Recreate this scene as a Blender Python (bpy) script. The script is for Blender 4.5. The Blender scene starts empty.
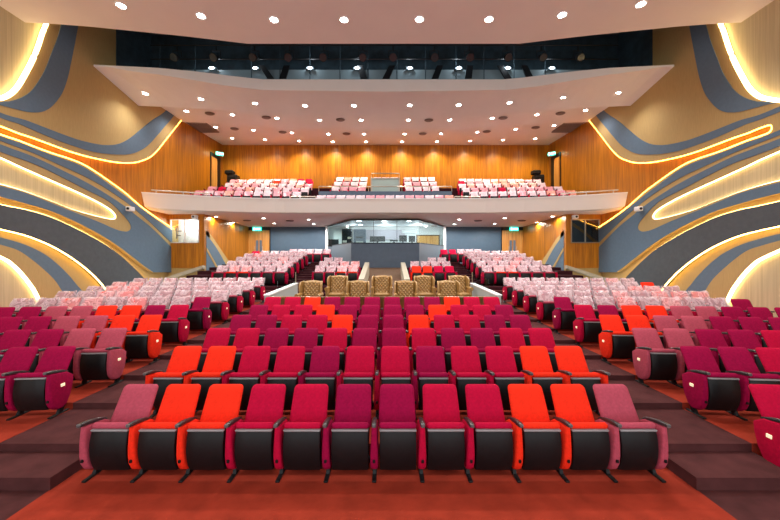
import bpy, bmesh, math, random
from mathutils import Vector, Matrix
random.seed(7)
SC = bpy.context.scene
COL = SC.collection
F, X0, Y0, CX, CZ = 340.0, 388.0, 260.0, .165, 2.6
PI = math.pi

# ------------------------------------------------------------------ helpers
class MB:
    """collects geometry and links it as one mesh object"""
    def __init__(s): s.v = []; s.f = []; s.m = []; s.cur = 0
    def add(s, vs, fs, M=None):
        n = len(s.v)
        s.v += [tuple(M @ Vector(p)) if M else tuple(p) for p in vs]
        s.f += [tuple(i + n for i in f) for f in fs]; s.m += [s.cur] * len(fs)
    def box(s, a, b, M=None):
        x0, y0, z0 = a; x1, y1, z1 = b
        s.add([(x0,y0,z0),(x1,y0,z0),(x1,y1,z0),(x0,y1,z0),(x0,y0,z1),(x1,y0,z1),(x1,y1,z1),(x0,y1,z1)],
              [(0,3,2,1),(4,5,6,7),(0,1,5,4),(1,2,6,5),(2,3,7,6),(3,0,4,7)], M)
    def cbox(s, a, b, c=.01, M=None):
        """box with chamfered edges"""
        x0, y0, z0 = a; x1, y1, z1 = b
        pts = [(x0+c,y0),(x1-c,y0),(x1,y0+c),(x1,y1-c),(x1-c,y1),(x0+c,y1),(x0,y1-c),(x0,y0+c)]
        ins = [(min(max(x,x0+c),x1-c), min(max(y,y0+c),y1-c)) for x, y in pts]
        s.rings([[(x,y,z0) for x,y in ins], [(x,y,z0+c) for x,y in pts], [(x,y,z1-c) for x,y in pts], [(x,y,z1) for x,y in ins]], M=M)
    def rings(s, rings, cap=True, closed=True, M=None):
        n = len(rings[0]); vs = [p for r in rings for p in r]; fs = []
        for i in range(len(rings)-1):
            for j in range(n if closed else n-1):
                k = (j+1) % n
                fs.append((i*n+j, i*n+k, (i+1)*n+k, (i+1)*n+j))
        if cap and closed:
            fs.append(tuple(range(n-1,-1,-1))); fs.append(tuple((len(rings)-1)*n + j for j in range(n)))
        s.add(vs, fs, M)
    def tube(s, pts, r, n=8, M=None, closed=False):
        pts = [Vector(p) for p in pts]; rs = []
        for i, p in enumerate(pts):
            a = pts[max(i-1,0)]; b = pts[min(i+1,len(pts)-1)]
            if closed: a = pts[i-1]; b = pts[(i+1) % len(pts)]
            t = (b-a).normalized(); up = Vector((0,0,1)) if abs(t.z) < .95 else Vector((1,0,0))
            u = t.cross(up).normalized(); w = u.cross(t)
            rr = r[i] if isinstance(r, (list,tuple)) else r
            rs.append([p + u*math.cos(2*PI*k/n)*rr + w*math.sin(2*PI*k/n)*rr for k in range(n)])
        if closed: rs.append(rs[0])
        s.rings(rs, cap=not closed, M=M)
    def cyl(s, c, r, z0, z1, n=20, M=None, r2=None):
        r2 = r if r2 is None else r2
        s.rings([[(c[0]+math.cos(2*PI*k/n)*q, c[1]+math.sin(2*PI*k/n)*q, z) for k in range(n)] for q, z in ((r,z0),(r2,z1))], M=M)
    def sphere(s, c, r, n=8, M=None, sc=(1,1,1)):
        s.rings([[(c[0]+sc[0]*r*math.sin(a)*math.cos(2*PI*k/n), c[1]+sc[1]*r*math.sin(a)*math.sin(2*PI*k/n), c[2]+sc[2]*r*math.cos(a)) for k in range(n)]
                 for a in [PI*(i+.05)/(n//2+.1) for i in range(n//2+1)]], M=M)
    def prism(s, poly, off, M=None):
        """polygon in 3-D pushed along off"""
        n = len(poly); o = Vector(off)
        vs = [Vector(p) for p in poly] + [Vector(p)+o for p in poly]
        s.add(vs, [tuple(range(n)), tuple(range(2*n-1,n-1,-1))] + [(i,(i+1)%n,n+(i+1)%n,n+i) for i in range(n)], M)
    def grid(s, fn, nu, nv, M=None):
        vs = [fn(i/nu, j/nv) for j in range(nv+1) for i in range(nu+1)]
        s.add(vs, [(j*(nu+1)+i, j*(nu+1)+i+1, (j+1)*(nu+1)+i+1, (j+1)*(nu+1)+i) for j in range(nv) for i in range(nu)], M)
    def mesh(s, name, mats, smooth=False, fix=True):
        me = bpy.data.meshes.new(name)
        me.from_pydata([tuple(v) for v in s.v], [], s.f)
        for m in (mats if isinstance(mats, (list,tuple)) else [mats]): me.materials.append(m)
        me.polygons.foreach_set('material_index', s.m)
        if fix:
            bm = bmesh.new(); bm.from_mesh(me); bmesh.ops.recalc_face_normals(bm, faces=bm.faces); bm.to_mesh(me); bm.free()
        if smooth:
            me.polygons.foreach_set('use_smooth', [True]*len(me.polygons))
            me.set_sharp_from_angle(angle=math.radians(smooth if smooth is not True else 45))
        me.update(); return me
    def build(s, name, mats, parent=None, smooth=False, fix=True):
        return link(name, s.mesh(name, mats, smooth, fix), parent)
def link(name, me, parent=None, loc=None, rz=0):
    o = bpy.data.objects.new(name, me); COL.objects.link(o); o.parent = parent
    if loc is not None: o.location = loc
    if rz: o.rotation_euler.z = rz
    return o
def tag(o, label=None, cat=None, group=None, kind=None):
    if label: o['label'] = label
    if cat: o['category'] = cat
    if group: o['group'] = group
    if kind: o['kind'] = kind
    return o
def empty(name, loc=(0,0,0), rz=0):
    o = bpy.data.objects.new(name, None); COL.objects.link(o); o.location = loc; o.rotation_euler.z = rz
    o.empty_display_size = .1; return o
def st(o): o['kind'] = 'structure'; return o
def P(x, y, Y): return Vector((CX + (x-X0)*Y/F, Y, CZ - (y-Y0)*Y/F))
def Pw(x, y, X=-12.0):
    Y = F*(X-CX)/(x-X0); return Vector((X, Y, CZ - (y-Y0)*Y/F))
def smoothc(pts, k=5):
    out = []
    for i in range(len(pts)-1):
        p0 = pts[max(i-1,0)]; p1 = pts[i]; p2 = pts[i+1]; p3 = pts[min(i+2,len(pts)-1)]
        for j in range(k):
            t = j/k
            out.append(tuple(.5*((2*b)+(-a+c)*t+(2*a-5*b+4*c-d)*t*t+(-a+3*b-3*c+d)*t**3) for a,b,c,d in zip(p0,p1,p2,p3)))
    out.append(pts[-1]); return out
def lerp(tab, x):
    if x <= tab[0][0]: return tab[0][1]
    for (a,b),(c,d) in zip(tab, tab[1:]):
        if x <= c: return b+(d-b)*(x-a)/(c-a)
    return tab[-1][1]

# ------------------------------------------------------------------ materials
def lin(c): return tuple(((v/255)/12.92 if v/255 <= .04045 else ((v/255+.055)/1.055)**2.4) for v in c)
def mat(name, rgb, rough=.6, metal=0, noise=None, bump=None, spec=.5, alpha=1, emit=None, trans=0, sheen=0, stripe=None):
    m = bpy.data.materials.new(name); m.use_nodes = True; nt = m.node_tree; b = nt.nodes['Principled BSDF']
    c = lin(rgb); b.inputs['Base Color'].default_value = (*c,1); b.inputs['Roughness'].default_value = rough
    b.inputs['Metallic'].default_value = metal; b.inputs['Specular IOR Level'].default_value = spec
    b.inputs['Alpha'].default_value = alpha; b.inputs['Transmission Weight'].default_value = trans
    b.inputs['Sheen Weight'].default_value = sheen
    tc = nt.nodes.new('ShaderNodeTexCoord')
    if noise:
        sc, amt, det = noise
        n = nt.nodes.new('ShaderNodeTexNoise'); n.inputs['Scale'].default_value = sc if not isinstance(sc, tuple) else 1; n.inputs['Detail'].default_value = det
        mp = nt.nodes.new('ShaderNodeMapping'); nt.links.new(tc.outputs['Object'], mp.inputs['Vector'])
        if isinstance(sc, tuple): mp.inputs['Scale'].default_value = sc
        nt.links.new(mp.outputs[0], n.inputs['Vector'])
        r = nt.nodes.new('ShaderNodeValToRGB'); r.color_ramp.elements[0].position = .3; r.color_ramp.elements[1].position = .7
        r.color_ramp.elements[0].color = (*[v*(1-amt) for v in c],1); r.color_ramp.elements[1].color = (*[min(1,v*(1+amt)) for v in c],1)
        nt.links.new(n.outputs['Fac'], r.inputs['Fac']); nt.links.new(r.outputs[0], b.inputs['Base Color'])
    if bump:
        sc, strn, dist = bump
        n = nt.nodes.new('ShaderNodeTexNoise'); n.inputs['Scale'].default_value = sc; n.inputs['Detail'].default_value = 3
        nt.links.new(tc.outputs['Object'], n.inputs['Vector'])
        bp = nt.nodes.new('ShaderNodeBump'); bp.inputs['Strength'].default_value = strn; bp.inputs['Distance'].default_value = dist
        nt.links.new(n.outputs['Fac'], bp.inputs['Height']); nt.links.new(bp.outputs[0], b.inputs['Normal'])
    if emit:
        b.inputs['Emission Color'].default_value = (*lin(emit[0]),1); b.inputs['Emission Strength'].default_value = emit[1]
    return m
def wood(name, dark, light, axis, pitch=.22, rough=.35):
    """vertical timber boards; axis = the horizontal axis along the wall"""
    m = bpy.data.materials.new(name); m.use_nodes = True; nt = m.node_tree; b = nt.nodes['Principled BSDF']
    N = nt.nodes.new; L = nt.links.new
    tc = N('ShaderNodeTexCoord'); sep = N('ShaderNodeSeparateXYZ'); L(tc.outputs['Object'], sep.inputs[0])
    mul = N('ShaderNodeMath'); mul.operation = 'DIVIDE'; L(sep.outputs[axis], mul.inputs[0]); mul.inputs[1].default_value = pitch
    fl = N('ShaderNodeMath'); fl.operation = 'FLOOR'; L(mul.outputs[0], fl.inputs[0])
    wn = N('ShaderNodeTexWhiteNoise'); wn.noise_dimensions = '1D'; L(fl.outputs[0], wn.inputs['W'])
    mp = N('ShaderNodeMapping'); mp.inputs['Scale'].default_value = (14,14,.7); L(tc.outputs['Object'], mp.inputs['Vector'])
    n = N('ShaderNodeTexNoise'); n.inputs['Scale'].default_value = 1; n.inputs['Detail'].default_value = 5; L(mp.outputs[0], n.inputs['Vector'])
    mx = N('ShaderNodeMath'); mx.operation = 'MULTIPLY_ADD'; L(wn.outputs['Value'], mx.inputs[0]); mx.inputs[1].default_value = .16; L(n.outputs['Fac'], mx.inputs[2])
    r = N('ShaderNodeValToRGB'); r.color_ramp.elements[0].position = .35; r.color_ramp.elements[1].position = .85
    r.color_ramp.elements[0].color = (*lin(dark),1); r.color_ramp.elements[1].color = (*lin(light),1)
    L(mx.outputs[0], r.inputs['Fac'])
    fr = N('ShaderNodeMath'); fr.operation = 'FRACT'; L(mul.outputs[0], fr.inputs[0])
    gt = N('ShaderNodeMath'); gt.operation = 'GREATER_THAN'; L(fr.outputs[0], gt.inputs[0]); gt.inputs[1].default_value = .05
    g2 = N('ShaderNodeMath'); g2.operation = 'MULTIPLY_ADD'; L(gt.outputs[0], g2.inputs[0]); g2.inputs[1].default_value = .18; g2.inputs[2].default_value = .82
    vm = N('ShaderNodeVectorMath'); vm.operation = 'SCALE'; L(r.outputs[0], vm.inputs[0]); L(g2.outputs[0], vm.inputs['Scale'])
    L(vm.outputs[0], b.inputs['Base Color']); b.inputs['Roughness'].default_value = rough
    return m
def plastic_wrap(name, base, a0, a1):
    """thin crinkled protective film: patches of clear film and milky folds"""
    m = bpy.data.materials.new(name); m.use_nodes = True; nt = m.node_tree; b = nt.nodes['Principled BSDF']
    N = nt.nodes.new; L = nt.links.new
    tc = N('ShaderNodeTexCoord'); oi = N('ShaderNodeObjectInfo')
    ad = N('ShaderNodeVectorMath'); ad.operation = 'ADD'; L(tc.outputs['Object'], ad.inputs[0])
    sc = N('ShaderNodeVectorMath'); sc.operation = 'SCALE'; sc.inputs['Scale'].default_value = 37; L(oi.outputs['Random'], sc.inputs[0]); L(sc.outputs[0], ad.inputs[1])
    n = N('ShaderNodeTexNoise'); n.inputs['Scale'].default_value = 4.5; n.inputs['Detail'].default_value = .6; n.inputs['Distortion'].default_value = 1.6; L(ad.outputs[0], n.inputs['Vector'])
    r = N('ShaderNodeValToRGB'); e = r.color_ramp.elements; e[0].position = .38; e[0].color = (a0,)*3+(1,); e[1].position = .72; e[1].color = (a0,)*3+(1,)
    for p_, q_ in ((.46,a0),(.50,a1),(.54,a0+.05),(.62,a1*.8)):
        k_ = e.new(p_); k_.color = (q_,)*3+(1,)
    L(n.outputs['Fac'], r.inputs['Fac']); L(r.outputs[0], b.inputs['Alpha'])
    b.inputs['Base Color'].default_value = (*lin(base),1); b.inputs['Roughness'].default_value = .25
    bp = N('ShaderNodeBump'); bp.inputs['Strength'].default_value = .8; bp.inputs['Distance'].default_value = .02; L(n.outputs['Fac'], bp.inputs['Height']); L(bp.outputs[0], b.inputs['Normal'])
    return m
M = dict(
    R=mat('crimson fabric', (184,8,56), .85, noise=(30,.12,3), spec=.12),
    M=mat('magenta fabric', (150,6,62), .85, noise=(30,.15,3), spec=.12),
    O=mat('orange fabric', (244,50,26), .85, noise=(30,.08,3), spec=.12),
    P=mat('dusty pink fabric', (176,74,92), .85, noise=(30,.12,3), spec=.2),
    black=mat('black moulded plastic', (15,15,17), .5, spec=.3, noise=(18,.25,2)),
    arm=mat('black polymer armrest', (40,40,42), .3),
    trim=mat('grey edge trim', (150,150,152), .3),
    wrap=plastic_wrap('clear protective film', (232,218,224), .36, .82),
    wrapfar=mat('milky protective film', (206,180,188), .35, noise=(9,.12,3), bump=(20,.6,.02)),
    plate=mat('cream row light', (255,240,205), .4, emit=((255,240,200),.5)),
    carpet=mat('red carpet', (158,56,38), .95, noise=(3.2,.2,8), bump=(160,.6,.01), spec=.1),
    aisle=mat('plum brown carpet', (82,46,46), .95, noise=(4,.22,8), bump=(160,.6,.01), spec=.1),
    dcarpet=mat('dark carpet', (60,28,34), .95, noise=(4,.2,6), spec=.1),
    slate=mat('slate grey paint', (86,104,124), .6, noise=(4,.06,3)),
    gold=mat('gold acoustic fabric', (184,156,100), .85, noise=((60,60,4),.07,3)),
    blue=mat('steel blue acoustic fabric', (94,116,134), .85, noise=(9,.05,4)),
    grey=mat('charcoal acoustic fabric', (78,84,88), .85, noise=(7,.08,4)),
    cream=mat('ribbed cream panel', (186,172,136), .7, noise=((26,26,.6),.12,3)),
    ceil=mat('painted plaster ceiling', (230,222,217), .9, noise=(1.2,.015,2)),
    fascia=mat('cream painted fascia', (232,226,220), .6),
    white=mat('white paint', (235,235,235), .6),
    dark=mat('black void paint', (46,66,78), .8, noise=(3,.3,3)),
    catwalk=mat('grey green steel', (120,138,146), .5),
    steel=mat('brushed steel', (190,180,165), .3, metal=.9),
    blackmetal=mat('black metal', (26,28,32), .4, metal=.3),
    beige=mat('beige stone coping', (180,172,152), .6, noise=(12,.06,4)),
    palegrey=mat('pale grey plaster', (186,194,192), .6),
    leather=mat('tan brown leather', (164,126,72), .38, noise=(14,.14,4), bump=(60,.3,.004)),
    button=mat('dark leather button', (96,62,30), .4),
    brown=mat('brown carpet ramp', (112,86,66), .9, noise=(8,.15,5)),
    wx=wood('honey timber boards back', (146,86,10), (210,134,24), 0),
    wy=wood('honey timber boards side', (142,86,12), (200,126,26), 1),
    door=wood('light oak door', (176,112,44), (222,166,88), 0, .16),
    screen=mat('dark monitor screen', (12,13,16), .4, spec=.2),
    vent=mat('grey vent metal', (128,108,100), .6),
    lens=mat('lamp lens', (255,250,240), .5, emit=((255,250,240),40)),
    lenssmall=mat('work lamp lens', (235,245,255), .5, emit=((225,240,255),14)),
    exit=mat('green exit light', (60,210,190), .5, emit=((40,220,190),2.2)),
    exitw=mat('white exit symbol', (255,255,255), .5, emit=((235,255,250),3)),
    ledw=mat('warm white strip light', (255,226,165), .5, emit=((255,222,160),9)),
    leda=mat('amber strip light', (255,190,80), .5, emit=((255,180,72),13)),
    led_y=mat('warm yellow strip light', (255,214,130), .5, emit=((255,208,116),14)),
    boothlight=mat('booth ceiling light', (255,255,255), .5, emit=((240,248,255),14)),
)
def glassmat(name, tint, a):
    m = bpy.data.materials.new(name); m.use_nodes = True; nt = m.node_tree
    for n in list(nt.nodes):
        if n.type != 'OUTPUT_MATERIAL': nt.nodes.remove(n)
    out = [n for n in nt.nodes if n.type == 'OUTPUT_MATERIAL'][0]
    t = nt.nodes.new('ShaderNodeBsdfTransparent'); t.inputs[0].default_value = (*lin(tint),1)
    g = nt.nodes.new('ShaderNodeBsdfGlossy'); g.inputs['Roughness'].default_value = .03; g.inputs[0].default_value = (.9,.95,.95,1)
    mx = nt.nodes.new('ShaderNodeMixShader'); mx.inputs[0].default_value = a
    nt.links.new(t.outputs[0], mx.inputs[1]); nt.links.new(g.outputs[0], mx.inputs[2]); nt.links.new(mx.outputs[0], out.inputs[0])
    return m
M['glass'] = glassmat('clear window glass', (235,245,245), .04)
M['dglass'] = glassmat('dark window glass', (150,150,150), .12)

# ------------------------------------------------------------------ floor and tiers
FL = {k: .24+.09*(k-2)-.012*max(0,k-6) for k in range(2,11)}; FL[1] = 0
RY = {1: -3.0}                                      # front edge of each tier
for k in range(2,12): RY[k] = 4.37+1.03*(k-2)
AY = {1: 4.0}
for k in range(2,11): AY[k] = 5.06+1.032*(k-2)      # armrest front line of each row
floor = MB(); floor.box((-3.66,-4,-.6),(3.66,4.6,0)); floor = st(floor.build('floor', M['carpet']))
ct = MB()
for k in range(2,7): ct.box((-3.66, RY[k], -.5), (3.66, RY[k+1]+.05 if k < 6 else 10.5, FL[k]))
ct.build('centre_tiers', M['carpet'], floor)
for s, nm in ((-1,'left'),(1,'right')):
    am = MB()
    def bx(mb, x0, x1, y0, y1, z): mb.box((min(s*x0,s*x1), y0, -.6), (max(s*x0,s*x1), y1, z))
    bx(am, 3.66, 4.84, -4, 3.84, -.002); bx(am, 3.65, 4.84, 3.84, 4.4, .14)
    bx(am, 3.64, 4.84, 4.37, 5.45, .24)
    for k in range(3,11): bx(am, 3.3 if k > 6 else 3.64, 4.84, RY[k], RY[k+1]+.05, FL[k])
    # stairs rising between the front tiers and the rear block
    bx(am, 3.2, 12, 13.64, 14.75, FL[10])
    for i, z in enumerate((1.1,1.24)): bx(am, 3.5, 12, 14.6+.3*i, 15.3, z)
    am.build('aisle_steps', M['aisle'], floor)
    sm = MB()
    for k in range(2,11): bx(sm, 4.84, 12.0, RY[k], RY[k+1]+.05, FL[k]+.004)
    bx(sm, 4.84, 12.0, -4, 4.4, .002)
    sm.build('side_tiers', M['carpet'], floor)
    # rear block under the balcony
RF = [1.38,1.60,1.81,2.01,2.18,2.33]
RYY = [15.85+1.0*i for i in range(5)]+[21.3]         # armrest front line of rear side rows
rm = MB()
for i in range(6):
    y0 = RYY[i]-.55; y1 = (RYY[i+1]-.5) if i < 5 else 25
    for s in (-1,1):
        a, b = sorted((s*4.55, s*10.1)); rm.box((a, y0, 0), (b, y1, RF[i]))
        a, b = sorted((s*1.1, s*3.55)); rm.box((a, y0+.7, 0), (b, y1+.7, RF[i]-.03))
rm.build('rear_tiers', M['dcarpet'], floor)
ra = MB(); nosing = MB()
for s in (-1,1):
    n = 13
    for i in range(n):
        y0 = 15.0+.5*i; z = 1.12+.103*(i+1)
        a, b = sorted((s*3.4, s*4.62)); ra.box((a,y0,0),(b,25,z)); nosing.box((a,y0-.01,z-.03),(b,y0+.05,z+.004))
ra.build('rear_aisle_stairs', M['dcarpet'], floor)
nosing.build('stair_nosing', M['aisle'], floor)

# ------------------------------------------------------------------ walls with wave pattern
L1 = [(-70,97),(-40,101),(-20,100.5),(-8,99),(0,97),(8,92),(14,85),(20,75),(27,62),(33,48),(38,33),(42,23),(46,8)]
B1u = [(-24,101),(0,101.5),(5,101),(15,98),(25,92),(33,82),(40,70),(46,55),(52,40),(57,23),(61,8)]
B1l = [(-24,101.5),(-10,104),(0,106.5),(10,109),(20,111.5),(30,112.5),(38,111.5),(45,108),(52,101),(58,92),(63,78),(67,60),(71,40),(74,24),(77,8)]
B2u = [(-70,86),(-30,102.5),(0,114.5),(20,120),(40,127.5),(60,135),(75,140),(90,143.5),(102,145),(114,144),(125,139),(137,129.6),(148.5,120.4),(160,113),(172,102)]
B2l = [(-70,92),(-30,108),(0,119.6),(14,124),(28,130),(46,137.6),(64.6,144.5),(83,150.3),(99,153.5),(114,154.6),(125,154.3),(134.6,151.5),(144,145.8),(153,136.5),(162,126),(169,118),(180,104)]
L2 = [(-12,128.5),(-10,125.2),(0,128),(14,133.5),(28,138),(46,144.5),(64.6,151.2),(83,156.5),(99,160),(110,162),(120,163),(130,162.8),(138,161),(147.3,157),(155.4,149.3),(164.6,137.7),(174,126),(179.6,119),(188,108)]
L3 = [(-12,128.5),(-9,132.5),(0,136),(14,140.6),(28,146),(46,152.6),(64.6,158.5),(78.5,164),(92,172),(106,181.5),(120,191.5),(127.7,198),(139,207.5),(153,217.5),(167,226.5),(171,229)]
B3u = [(-70,107),(-30,126),(0,138),(14,142.6),(28,148),(46,154.8),(64.6,161),(78.5,166.8),(92,175),(106,185),(120,195),(135,206.5),(150,217.5),(169,230.5)]
B3l = [(-70,111),(-30,131),(0,142.7),(28,153),(55,165),(78.5,175.5),(99,186.5),(120,200.4),(134.6,212),(148,223.5),(169,243.5)]
B4u = [(-70,115),(-30,134.5),(0,146.2),(28,156.5),(55,169),(78.5,180.5),(99,192),(120,205.5),(134,216.5),(148.5,228),(169,248)]
B4l = [(-70,122),(-30,142),(0,153.7),(28,163.5),(55,176),(78.5,188),(100,198.5),(109,204.5),(118.5,214),(125.4,222),(127.4,227.3),(125.6,230.6),(121,231.5),(111.5,229.2),(92,220.8),(69,212),(46,203),(23,194),(0,187.5),(-30,180.5),(-70,173.5)]
L4 = [(-70,127),(-30,146),(0,158.8),(14,165.3),(28,171.5),(46,179.4),(64.6,187.5),(83,195.8),(99,204),(108.5,210),(112.5,214.5),(113.2,216.6)]
L5 = [(113.2,216.6),(112,218.8),(107,219.2),(92,216),(69,209.6),(46,200.8),(23,192.3),(0,185.5),(-30,178.5),(-70,171.5)]
B5l = [(-70,182),(-30,191),(0,198),(23,204.3),(46,211),(69,220.8),(92,232.3),(111,243.8),(127.7,256),(141.5,266.5),(150,272.3)]
L6 = [(-70,188),(-30,199),(0,205.8),(23,210.4),(46,217.3),(69,227.5),(87.7,237),(106,248),(120,259),(138,276),(150,290)]
L7 = [(-70,212),(-30,223.5),(0,230),(23,235.8),(46,245),(64.6,255.4),(80.8,267),(92.3,277.3),(101.5,287.7),(112,303)]
B6u = [(-70,222),(-30,231),(0,238),(23,245),(41.5,254),(55.4,264.6),(67,276),(73.8,284.2),(79.6,291),(86,302)]
B6l = [(-70,228),(-30,238),(0,246),(14,250.8),(27.7,260),(41.5,271.5),(50.8,280.8),(58,292),(65,308)]
L8 = [(-70,232),(-30,245),(0,257.7),(9,263.5),(18.5,272.7),(27.7,284.2),(33.5,293.5),(42,312)]
S = smoothc
def wall_side(s):
    nm = 'left' if s < 0 else 'right'
    w = MB(); w.box(*sorted_box((s*12.0,-4,-.6),(s*12.4,25.4,14.2)))
    wall = st(w.build('wall_'+nm, M['gold']))
    def W(p, off):
        q = Pw(*p); return Vector((s*(12.0-off), q.y, q.z))
    def plate(name, pts, off, mt, back=0.0, label=None):
        m = MB(); poly = [W(p, off) for p in pts]
        m.prism(poly, (s*(off-back), 0, 0)); o = m.build(name, mt, wall)
        if label: o['label'] = label
        return o
    def strip(pts, off, r, mt, label):
        m = MB(); m.tube([W(p, off) for p in pts], r, 6); o = m.build('light_strip', mt, wall, smooth=True); o['label'] = label
    # recessed fields
    plate('cream_panel', S(L1)+[(46,-60),(-70,-60)], .02, M['cream'])
    plate('cream_panel', S(L4)+S(L5)[1:], .02, M['cream'])
    plate('cream_panel', S(L8)+[(42,330),(-70,330)], .02, M['cream'])
    plate('timber_panel', S(L2)+[(222.4,108),(222.4,232),(180,232)]+S(L3)[::-1], .02, M['wy'])
    # raised gold layers
    up = [(-70,-60),(46,-60)] + S(L1)[::-1]
    plate('gold_panel', S(L1)[::-1]+[(-70,104)]+S(L2)+[(188,40),(46,40)][0:0]+[(188,60),(100,8)], .16, M['gold'])
    plate('gold_panel', [(-70,104)]+S(L3)+[(169,250),(140,236)]+[(113.2,216.6)]+S(L4)[::-1][1:], .16, M['gold'])
    plate('gold_panel', [(113.2,216.6),(140,236),(169,250),(169,272.3)]+S(B5l)[::-1]+S(L5)[::-1][:-1], .16, M['gold'])
    plate('gold_panel', S(B6l)+S(L8)[::-1], .16, M['gold'])
    # blue bands
    plate('blue_band', S(B1u)+S(B1l)[::-1], .18, M['blue'], .16)
    plate('blue_band', S(B2u)+S(B2l)[::-1], .18, M['blue'], .16)
    plate('blue_band', S(B3u)+S(B3l)[::-1], .18, M['blue'], .16)
    plate('blue_band', S(B4u)+[(169,272.3)]+S(B5l)[::-1]+S(B4l)[::-1], .18, M['blue'], .16)
    plate('blue_band', S(B6u)+S(B6l)[::-1], .10, M['blue'])
    plate('charcoal_band', S(L6)+S(L7)[::-1], .2, M['grey'])
    # strip lights tucked beside the raised edges
    strip(S(L1), .15, .065, M['ledw'], 'bright warm white light strip')
    strip(S(L2), .15, .022, M['leda'], 'amber light strip'); strip(S(L3), .16, .022, M['leda'], 'amber light strip')
    strip(S(L4)+S(L5)[1:], .09, .03, M['ledw'], 'warm white light strip around the cream lens')
    strip(S(L6), .16, .022, M['led_y'], 'yellow light strip'); strip(S(L7), .13, .03, M['led_y'], 'yellow light strip')
    strip(S(L8), .09, .06, M['ledw'], 'warm white light strip')
    return wall
def sorted_box(a, b): return tuple(min(x,y) for x,y in zip(a,b)), tuple(max(x,y) for x,y in zip(a,b))
WALL = {s: wall_side(s) for s in (-1,1)}

# back wall
b = MB(); b.box((-12.4,25,5.2),(12.4,25.4,14.2)); WB = st(b.build('wall_back', M['wx']))
b = MB(); b.box((-10.1,25,0),(10.1,25.4,5.3)); b.build('lower_wall_panel', mat('dark blue grey paint',(62,86,106),.6,noise=(4,.06,3)), WB)
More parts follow.
